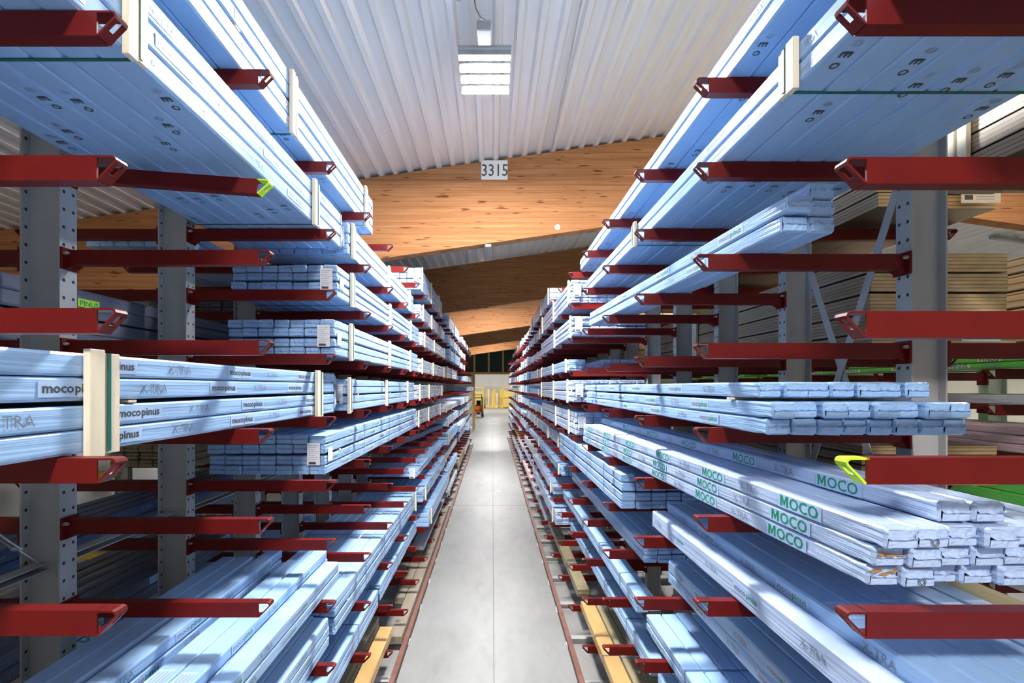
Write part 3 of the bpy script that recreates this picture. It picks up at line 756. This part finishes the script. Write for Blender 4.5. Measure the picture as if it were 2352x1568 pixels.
# ------------------------------------------------------------------ loose packages, each a thing of its own
_loose = {}
def loose(s, name, x, y, z, L, wd, ht, mat='film_blue', pr=None, rz=0.0, label='', group='', seed=None, top=None, extra=None):
    sd = RND.randrange(10 ** 6) if seed is None else seed
    if pr is None and top is None and extra is None:
        key = (s, round(L, 2), round(wd, 3), round(ht, 3), mat, sd % 4)
        if key not in _loose: _loose[key] = package_mesh(s, L, wd, ht, mat, sd % 97).mesh(name)
        me = _loose[key]
    else:
        mb = package_mesh(s, L, wd, ht, mat, sd, side_print(L, pr, sd, y) if pr else None, None, top)
        if extra: extra(mb)
        me = mb.mesh(name)
    o = inst(name, me, None, (s * x, y, CAMZ + z + .004)); o.rotation_euler = (0, 0, rz)
    tag(o, label, 'wrapped package', group); return o
def end_marks(cw, rh, i, c):
    if (i, c) in ((0, 0), (1, 0)):
        def f(mb):
            rn = random.Random(i * 7 + c)
            for q in range(3):
                x, z, a, h = (.02 + .03 * q, rh * rn.uniform(.55, .8), rn.uniform(.012, .03), rn.uniform(.004, .012))
                mb.add([(x - a, -.007, z), (x - a * .2, -.010, z - h), (x + a, -.007, z + h * .3), (x + a * .1, -.011, z + h)], [(0, 1, 2, 3)], 'torn_brown')
        return f
    if (i, c) in ((0, 1), (2, 1)):
        def f(mb):
            for rr, t in ((.012, .0025), (.007, .002)):
                vs = []; n = 12
                for r_ in (rr - t / 2, rr + t / 2):
                    for k in range(n): an = 2 * math.pi * k / n; vs.append((cw * .5 + r_ * math.cos(an), -.006, rh * .3 + r_ * math.sin(an)))
                mb.add(vs, [(k, (k + 1) % n, n + (k + 1) % n, n + k) for k in range(n)], 'ink_dark')
        return f
def loose_pile(s, k, what, group, grid, xf, y0s, L, cw, rh, pr, mat='film_blue', rz=0.0, prcols=(0,), laths=(), endj=.03, topprint=None, printall=None):
    """grid: number of columns per row, or (first, last) column range; y0s: near-end y per row"""
    z = LEV[s][k]
    for i, cr in enumerate(grid):
        a, b = cr if isinstance(cr, tuple) else (0, cr)
        if i in laths:
            mb = MB(); x0, x1 = sorted((s * (xf - .01), s * (xf + (b - a) * cw))); mb.box((x0, -.02, 0), (x1, .02, .010), 'pale_wood')
            for q, yy in enumerate((.25, L - .5)):
                o = mb.build('spacer_lath', None, (0, y0s[i] + yy, CAMZ + z + .003)); tag(o, 'thin pale spacer lath under top row, %s, %s' % (what, 'nearer end' if q == 0 else 'farther end'), 'lath', 'spacer laths')
            z += .012
        for c in range(a, b):
            x = xf + c * cw; dy = RND.uniform(-endj, endj)
            # rotate about the pile's near aisle corner
            px, py = s * (x - xf), dy
            X = s * xf + px * math.cos(rz) - py * math.sin(rz); Y = y0s[i] + px * math.sin(rz) + py * math.cos(rz)
            p = pr if c == a else None
            tp = topprint if i == len(grid) - 1 or (i + 1 < len(grid) and c >= (grid[i + 1] if not isinstance(grid[i + 1], tuple) else grid[i + 1][1])) else None
            ex = end_marks(cw, rh, i, c - a) if pr == 'leaf' else None
            loose(s, 'wrapped_package', abs(X), Y, z, L, cw - .004, rh - .003, mat, p, rz, 
                  'package in %s, %s row up, %s from aisle' % (what, nth(i + 1), nth(c - a + 1)), group, top=tp, extra=ex)
        z += rh
# left: near pile on the eighth level (four stacks of different height)
TP = [(2.0, .09, 0, 'patch_pale')]
def stack(s, k, what, group, x, n, y1, L, cw, rh, rows, pr, mat='film_blue'):
    for i in range(rows):
        for c in range(n):
            loose(s, 'wrapped_package', x + c * cw, y1 - L + RND.uniform(-.02, .02), LEV[s][k] + i * rh, L, cw - .006, rh - .003, mat, pr if c == 0 else None, 0,
                  'package in %s, %s row up, %s from aisle' % (what, nth(i + 1), nth(c + 1)), group, top=[(L - 1.75, .07, 0, 'patch_pale')] if i == rows - 1 else None)
G = 'loose packages low on the left rack'
stack(-1, 7, 'outermost single stack, low left', G, 1.216, 1, 3.87, 4.0, .117, .0735, 2, 'norm')
stack(-1, 7, 'sunlit double stack, low left', G, 1.336, 2, 3.93, 4.2, .118, .070, 3, 'norm')
stack(-1, 7, 'single stack beside the sunlit one', G, 1.615, 1, 3.73, 3.8, .118, .070, 4, 'norm')
stack(-1, 7, 'shaded double stack at left posts', G, 1.737, 2, 3.55, 3.7, .118, .074, 4, None)
# left: bent dark boards further down on the seventh level
def wavy_boards():
    mb = MB(); vs = []; fs = []; n = 14
    for i in range(n + 1):
        t = i / n; y = 8.3 + 4.4 * t; x = -(1.72 - .42 * t); z = .004 + .02 * math.sin(t * math.pi * 2.2) ** 2
        for dx, dz in ((0, 0), (-.36, 0), (-.36, .10), (0, .10)): vs.append((x + dx, y, z + dz))
    for i in range(n):
        for a in range(4): fs.append((i * 4 + a, i * 4 + (a + 1) % 4, i * 4 + 4 + (a + 1) % 4, i * 4 + 4 + a))
    fs += [(0, 1, 2, 3), (4 * n, 4 * n + 3, 4 * n + 2, 4 * n + 1)]
    mb.add(vs, fs, 'film_navy')
    return tag(mb.build('board_package', None, (0, 0, CAMZ + LEV[-1][6])), 'dark blue bent board package lying askew on the left rack seventh level', 'wrapped package')
wavy_boards()
# right: staggered five on the third level
z = LEV[1][2]; rz = math.atan2(.16, 2.96)
for i, cs in enumerate(((0, 1), (0, 1), (1,))):
    for c in cs:
        dx = .119 * c
        loose(1, 'wrapped_package', 1.215 + dx * math.cos(rz), 2.04 + dx * math.sin(rz) + (-.04 if i == 1 and c == 0 else 0), z + i * .0715, 3.2, .116, .069, 'film_blue', 'norm' if c == 0 else None, rz,
              'blue package in staggered pile of five, right rack, %s row up, %s side' % (nth(i + 1), 'aisle' if c == 0 else 'post'), 'staggered pile of five packages')
# right: big loose pile on the fifth level
rzE = -math.atan2(.045, 4.0)
loose_pile(1, 4, 'wide loose pile, right rack fifth level', 'wide loose pile beside the aisle', [8, 8, 7], 1.115, [1.96, 1.94, 2.02], 4.05, .1005, .0690, 'norm', rz=rzE, laths=(2,), endj=.02)
# right: pile with green lettering on the sixth level
rzF = math.atan2(1.185 - 1.05, 4.1)
loose_pile(1, 5, 'green-lettered pile, right rack sixth level', 'green-lettered pile beside the aisle', [7, 7, 7, (2, 4)], 1.185, [1.53, 1.50, 1.47, 1.50], 4.1, .104, .069, 'leaf', rz=rzF, endj=.02, mat='film_pale')
# right: seventh level near bay
for i in range(1):
    loose(1, 'wrapped_package', 1.19, .9, LEV[1][6], 2.72, .104, .12, 'film_pale', 'norm', 0, 'tall single pale package along the aisle edge, right rack seventh level', 'near packages on right rack seventh level')
stack(1, 6, 'broad pile, near right seventh level', 'near packages on right rack seventh level', 1.300, 6, 3.62, 2.8, .116, .0925, 2, 'norm')
stack(1, 7, 'narrow pile, near right eighth level', 'near packages on right rack eighth level', 1.32, 2, 3.66, 2.8, .118, .085, 2, 'norm')
stack(1, 7, 'flat inner pile, near right eighth level', 'near packages on right rack eighth level', 1.565, 3, 3.60, 2.7, .118, .085, 1, None)
# ------------------------------------------------------------------ planks on the base beams
for s, specs in ((-1, [(1.16, 6.2, 13, .16), (1.33, 7.35, 13, .16), (1.50, 8.4, 13, .16)]),):
    for i, (x, y0, y1, wd) in enumerate(specs):
        mb = MB(); a, b = sorted((s * x, s * (x + wd))); mb.box((a, y0, .082), (b, y1, .082 + .10), 'brown_plank', .004)
        tag(mb.build('timber_plank'), 'grey-brown plank on the base beams of the left rack, %s from the aisle' % nth(i + 1), 'plank', 'planks on the base beams')
# ------------------------------------------------------------------ goods on the back arms
def board_stack(x0, y0, y1, z, wd, layers, lh, cols, mat, label, group, battens=(), edge='fibre_grey'):
    """wide fibreboard pack: tiers of thin boards; wd along x from x0 outward"""
    r = empty('board_pack', (x0, y0, CAMZ + z + .005), label, 'board pack', group)
    L = y1 - y0; cw = wd / cols; zz = 0
    for i in range(layers):
        for c in range(cols):
            mb = MB(); a_, b_ = .003, cw - .003; h_ = lh - .009
            vs = [(a_, 0, 0), (b_, 0, 0), (b_, L, 0), (a_, L, 0), (a_, 0, h_), (b_, 0, h_), (b_, L, h_), (a_, L, h_)]
            mb.add(vs, [(0, 1, 5, 4), (2, 3, 7, 6)], mat); mb.add(vs, [(0, 3, 2, 1), (4, 5, 6, 7), (1, 2, 6, 5), (3, 0, 4, 7)], 'fibre_grey' if mat == 'fibre_board' else mat)
            mb.build('board_tier', r, (c * cw, RND.uniform(-.03, .03), zz))
        zz += lh
    for b in battens:
        q = (b + y0 - COLY[1] + .5) % 1 - .5
        if abs(q) < .1: b += .12 - q
        mb = MB(); mb.box((-.03, -.06, 0), (-.004, -.008, zz), 'pale_wood', .002); mb.box((-.03, .008, 0), (-.004, .06, zz), 'pale_wood', .002); mb.build('batten', r, (0, b, 0))
        mb = MB(); strap_loop(mb, b, 1, -.001, wd + .001, -.0005, zz, .014, 'strap_green'); mb.build('strap', r)
    return r
bx = 2.36
GB = 'fibreboard packs behind the right rack'
board_stack(bx, 3.02, 7.4, LEV[1][3], .87, 5, .125, 2, 'fibre_board', 'tall brown fibreboard pack on the back arms behind the first right uprights', GB, (.75, 2.6))
board_stack(bx, 3.0, 7.3, LEV[1][1], .76, 3, .095, 2, 'fibre_board', 'brown fibreboard pack near the roof behind the first right uprights', GB, (2.2,))
def board_label(r, x, z):
    mb = MB(); mb.box((x, -.040, z), (x + .24, -.036, z + .085), 'paper')
    for q in range(4): mb.box((x + .09, -.0412, z + .07 - q * .016), (x + .20, -.0402, z + .074 - q * .016), 'ink_faint')
    mb.box((x + .02, -.0412, z + .02), (x + .07, -.0402, z + .05), 'ink_dark'); mb.build('label_sheet', r)
for o in list(bpy.data.objects):
    if o.name == 'board_pack': board_label(o, .52, .06)
    if o.name == 'board_pack.001': board_label(o, .50, .02)
board_stack(bx + .1, .3, 2.75, LEV[1][1], .8, 3, .1, 2, 'fibre_board', 'brown fibreboard pack at top right under the blue wrapped pack', GB, (2.25,))
board_stack(bx, 3.1, 7.4, LEV[1][5], .85, 4, .065, 2, 'fibre_board', 'low brown fibreboard pack behind the wide loose blue pile', GB)
board_stack(bx, .6, 4.8, LEV[1][7], .85, 2, .09, 3, 'pale_board', 'pale timber pack behind the broad low blue pile at lower right', GB)
board_stack(bx, 7.8, 12.2, LEV[1][3], .87, 5, .125, 2, 'fibre_board', 'second tall fibreboard pack, behind the fifth to ninth right uprights', GB, (.6,))
board_stack(bx, 7.8, 12.2, LEV[1][1], .76, 3, .095, 2, 'fibre_board', 'second high fibreboard pack, behind the fifth to ninth right uprights', GB, (.6,))
board_stack(bx, 5.2, 9.6, LEV[1][9], .85, 3, .09, 3, 'pale_board', 'pale timber pack at floor height behind the right rack', GB)
GL = 'packs on the back arms of the left rack'
pack(-1, 3, .8, 5.0, 2.50, 5, .12, 4, .085, mat='film_slate', pr=None, where='dark grey film-wrapped pack with lime labels behind the first left uprights', group=GL)
pack(-1, 6, 1.6, 5.9, 2.75, 4, .12, 2, .085, mat='film_navy', pr='faint', where='dark blue film-wrapped pack behind the first left uprights below mid height', group=GL)
pack(-1, 7, 1.0, 5.2, 2.48, 6, .12, 2, .08, mat='film_slate', pr='norm', where='dark brown-grey plank pack with white label behind the low left pile', group=GL)
pack(-1, 1, 3.9, 8.0, 2.45, 7, .118, 2, .07, pr=None, where='blue film-wrapped pack near the roof behind the second left upright', group=GL)
pack(-1, 2, 4.6, 8.4, 2.45, 7, .118, 3, .06, mat='film_slate', pr=None, where='dark grey film-wrapped pack behind the third left upright above mid height', group=GL)
pack(-1, 5, 4.0, 8.0, 2.45, 6, .118, 3, .06, mat='film_olive', pr=None, where='dull brown film-wrapped pack behind the second left upright at mid height', group=GL)
pack(-1, 8, 3.5, 8.4, 2.45, 7, .118, 3, .07, pr=None, where='blue film-wrapped pack low behind the third left upright', group=GL)
pack(-1, 6, 6.2, 10.4, 2.45, 7, .118, 3, .07, pr=None, where='blue film-wrapped pack behind the sixth left upright below mid height', group=GL)
lb = MB(); lb.box((0, 0, 0), (.003, .16, .05), 'lime_label'); put(lb, PINUS, (.004, .012, .008), (0, 1, 0), (0, 0, 1), .045)
for i, (y, z) in enumerate(((2.92, .245), (2.60, .135))):
    o = inst('label_sheet', lb.mesh('label_sheet') if i == 0 else bpy.data.meshes['label_sheet.%03d' % 0] if False else lb.mesh('label_sheet'), None, (-2.496, y, CAMZ + LEV[-1][3] + z))
    for p in bpy.data.objects:
        if p.get('label', '').startswith('dark grey film-wrapped pack with lime'): 
            o.parent = p; o.location = (-2.496 + 2.50, y - .8, z); o['label'] = 'lime label with green lettering'
# ------------------------------------------------------------------ neighbouring racks
RL = [.30, .13, -.13, -.45, -.9, -1.4, -1.9, -2.4]
for n in range(9):
    upright(1, n, 1.5 + n, 4.55, .175, .09, list(enumerate(RL)), [], 1.0, 'grey upright with red arms in the rack beyond the right one, %s from the camera' % nth(n + 1), 'uprights of the rack beyond the right one', False, CAMZ + .75)
GN = 'packs on the rack beyond the right one'
def npack(lvl, y0, y1, xf, cols, rows, rh, mat, pr, where, z=None): return pack(1, 0, y0, y1, xf, cols, .118, rows, rh, mat=mat, pr=pr, z=RL[lvl], where=where, group=GN)
npack(1, 2.2, 6.4, 3.62, 7, 2, .044, 'film_green', 'green', 'bright green wrapped pack with white labels beyond the first right upright')
npack(2, 2.4, 6.6, 3.62, 7, 1, .07, 'film_grey', 'faint', 'thin lilac-grey wrapped pack beyond the first right upright, under the green one')
npack(3, 3.2, 7.2, 3.52, 4, 3, .06, 'film_pink', 'faint', 'pink wrapped pack beyond the first right upright')
npack(4, 2.6, 7.0, 3.60, 7, 3, .08, 'film_green', None, 'dark green wrapped pack under the pink one')
npack(5, 2.2, 6.5, 3.60, 7, 2, .08, 'film_grey', None, 'grey wrapped pack two levels under the pink one')
board_stack(3.62, 3.3, 7.5, RL[0], .8, 5, .12, 2, 'pale_board', 'pale timber pack on the top arms of the rack beyond the right one', GN)
npack(1, 7.0, 11, 3.62, 7, 2, .044, 'film_green', 'green', 'second green wrapped pack, farther along beyond the right rack')
npack(3, 7.5, 11, 3.60, 7, 2, .06, 'film_grey', None, 'grey wrapped pack farther along beyond the right rack')
LL = [1.0, .5, -.05, -.55, -1.05, -1.55, -2.05, -2.55]
for n in range(8):
    upright(-1, n, 3.0 + n * 1.5, 5.6, .2, .1, list(enumerate(LL)), [], 1.0, '%s upright in the rack beyond the left one, %s from the camera' % ('yellow-armed grey' if n % 3 == 2 else 'red-armed grey', nth(n + 1)), 'uprights of the rack beyond the left one', False, CAMZ + 1.3,
            armmat='yellow_paint' if n % 3 == 2 else 'red_steel')
GM = 'packs on the rack beyond the left one'
def mpack(lvl, y0, y1, xf, cols, rows, rh, mat, pr, where): return pack(-1, 0, y0, y1, xf, cols, .118, rows, rh, mat=mat, pr=pr, z=LL[lvl], where=where, group=GM)
mpack(4, 7.0, 12, 4.7, 7, 3, .10, 'film_green', None, 'bright green wrapped pack beyond the left rack below mid height')
mpack(5, 8.0, 12.5, 4.7, 7, 3, .10, 'film_green', None, 'dark green wrapped pack under the bright green one beyond the left rack')
mpack(6, 6.2, 11, 4.65, 4, 2, .10, 'film_pale', None, 'pale blue wrapped pack low beyond the left rack')
mpack(3, 4, 8.5, 4.7, 7, 3, .08, 'film_grey', None, 'grey wrapped pack at mid height beyond the left rack')
mpack(2, 5, 9.5, 4.7, 7, 3, .08, 'film_slate', None, 'dark grey wrapped pack at eye height beyond the left rack')
mpack(7, 4, 8.5, 4.7, 7, 3, .08, 'film_slate', None, 'dark grey wrapped pack at the floor beyond the left rack')
# ------------------------------------------------------------------ far hall goods
def forklift(x, y):
    r = empty('forklift', (x, y, 0), 'orange and black forklift parked beside the timber post beyond the passage', 'forklift')
    b = MB(); b.prism([(-.55, .30), (.55, .30), (.55, 1.05), (.35, 1.25), (-.35, 1.25), (-.55, 1.05)], .5, 1.9, 'orange_paint'); b.build('body', r)
    m = MB()
    for sx in (-.42, .34): m.box((sx, 0, .12), (sx + .08, .14, 2.55), 'black_rubber')
    for z in (.5, 1.3, 2.45): m.box((-.42, .02, z), (.42, .12, z + .08), 'black_rubber')
    m.build('mast', r)
    g = MB()
    for sx in (-.5, .46):
        for yy in (.35, 1.5): g.tube((sx, yy, 1.05), (sx * .95, yy + .1, 2.2), .03, 'black_rubber')
    g.box((-.52, .38, 2.18), (.52, 1.68, 2.24), 'black_rubber'); g.build('overhead_guard', r)
    s_ = MB(); s_.box((-.25, 1.0, 1.25), (.25, 1.5, 1.38), 'black_rubber', .03); s_.box((-.25, 1.4, 1.38), (.25, 1.52, 1.85), 'black_rubber', .03); s_.build('seat', r)
    for sx in (-.56, .42):
        for yy, rr in ((.55, .34), (1.65, .27)):
            wm = MB(); wm.tube((sx, yy, rr), (sx + .15, yy, rr), rr, 'black_rubber', 16); wm.tube((sx - .01, yy, rr), (sx + .16, yy, rr), rr * .5, 'grey_box', 12); wm.build('wheel', r)
    for sx in (-.32, .2):
        f = MB(); f.box((sx, -1.1, .06), (sx + .12, .02, .11), 'grey_box'); f.box((sx, -.06, .06), (sx + .12, .02, .6), 'grey_box'); f.build('fork', r)
    c = MB(); c.box((-.5, -.02, .35), (.5, .04, .45), 'black_rubber'); c.box((-.5, -.02, .75), (.5, .04, .85), 'black_rubber'); c.build('carriage', r)
forklift(-1.55, 53)
for i in range(11):
    x = -1.1 + i * .33; h = 2.7 + .35 * math.sin(i * 2.1); m = ('yellow_board', 'yellow_paint', 'fibre_board', 'pale_wood')[(i * 3) % 4]
    mb = MB(); mb.add([(x, 77.6, .0), (x + .30, 77.6, .0), (x + .30, 77.66, .0), (x, 77.66, .0), (x, 78.5, h), (x + .30, 78.5, h), (x + .30, 78.56, h), (x, 78.56, h)],
                      [(0, 3, 2, 1), (4, 5, 6, 7), (0, 1, 5, 4), (1, 2, 6, 5), (2, 3, 7, 6), (3, 0, 4, 7)], m)
    tag(mb.build('leaning_board'), '%s board leaning upright in the far hall, %s of the row' % ({'yellow_board': 'ochre', 'yellow_paint': 'yellow', 'fibre_board': 'brown', 'pale_wood': 'pale'}[m], nth(i + 1)), 'board', 'boards leaning in the far hall')
def stillage(x0, x1, y, h, label):
    r = empty('yellow_stillage', ((x0 + x1) / 2, y, 0), label, 'stillage', 'yellow stillages in the far hall'); wd = (x1 - x0) / 2
    for sx in (-wd, wd - .1):
        for sy in (0, 1.1): MB().box((sx, sy, 0), (sx + .1, sy + .1, h), 'yellow_paint').build('post', r)
    for z in (.15, h * .5, h - .1): MB().box((-wd + .1, 0, z), (wd - .1, .08, z + .1), 'yellow_paint').build('rail', r)
    MB().box((-wd + .12, .12, .26), (wd - .12, 1.0, h * .8), 'yellow_board').build('load', r)
stillage(-3.4, -1.4, 76, 3.3, 'yellow steel stillage with boards behind the forklift')
stillage(1.55, 3.4, 76, 3.3, 'yellow steel stillage with boards at the right side of the far hall')
r = empty('low_barrier', (0, 75.5, 0), 'low yellow barrier rail in front of the leaning boards', 'barrier')
MB().box((-1.0, -.04, .35), (1.6, .04, .47), 'yellow_paint').build('rail', r)
for x in (-.9, .3, 1.45): MB().box((x, -.05, 0), (x + .09, .05, .5), 'yellow_paint').build('post', r)
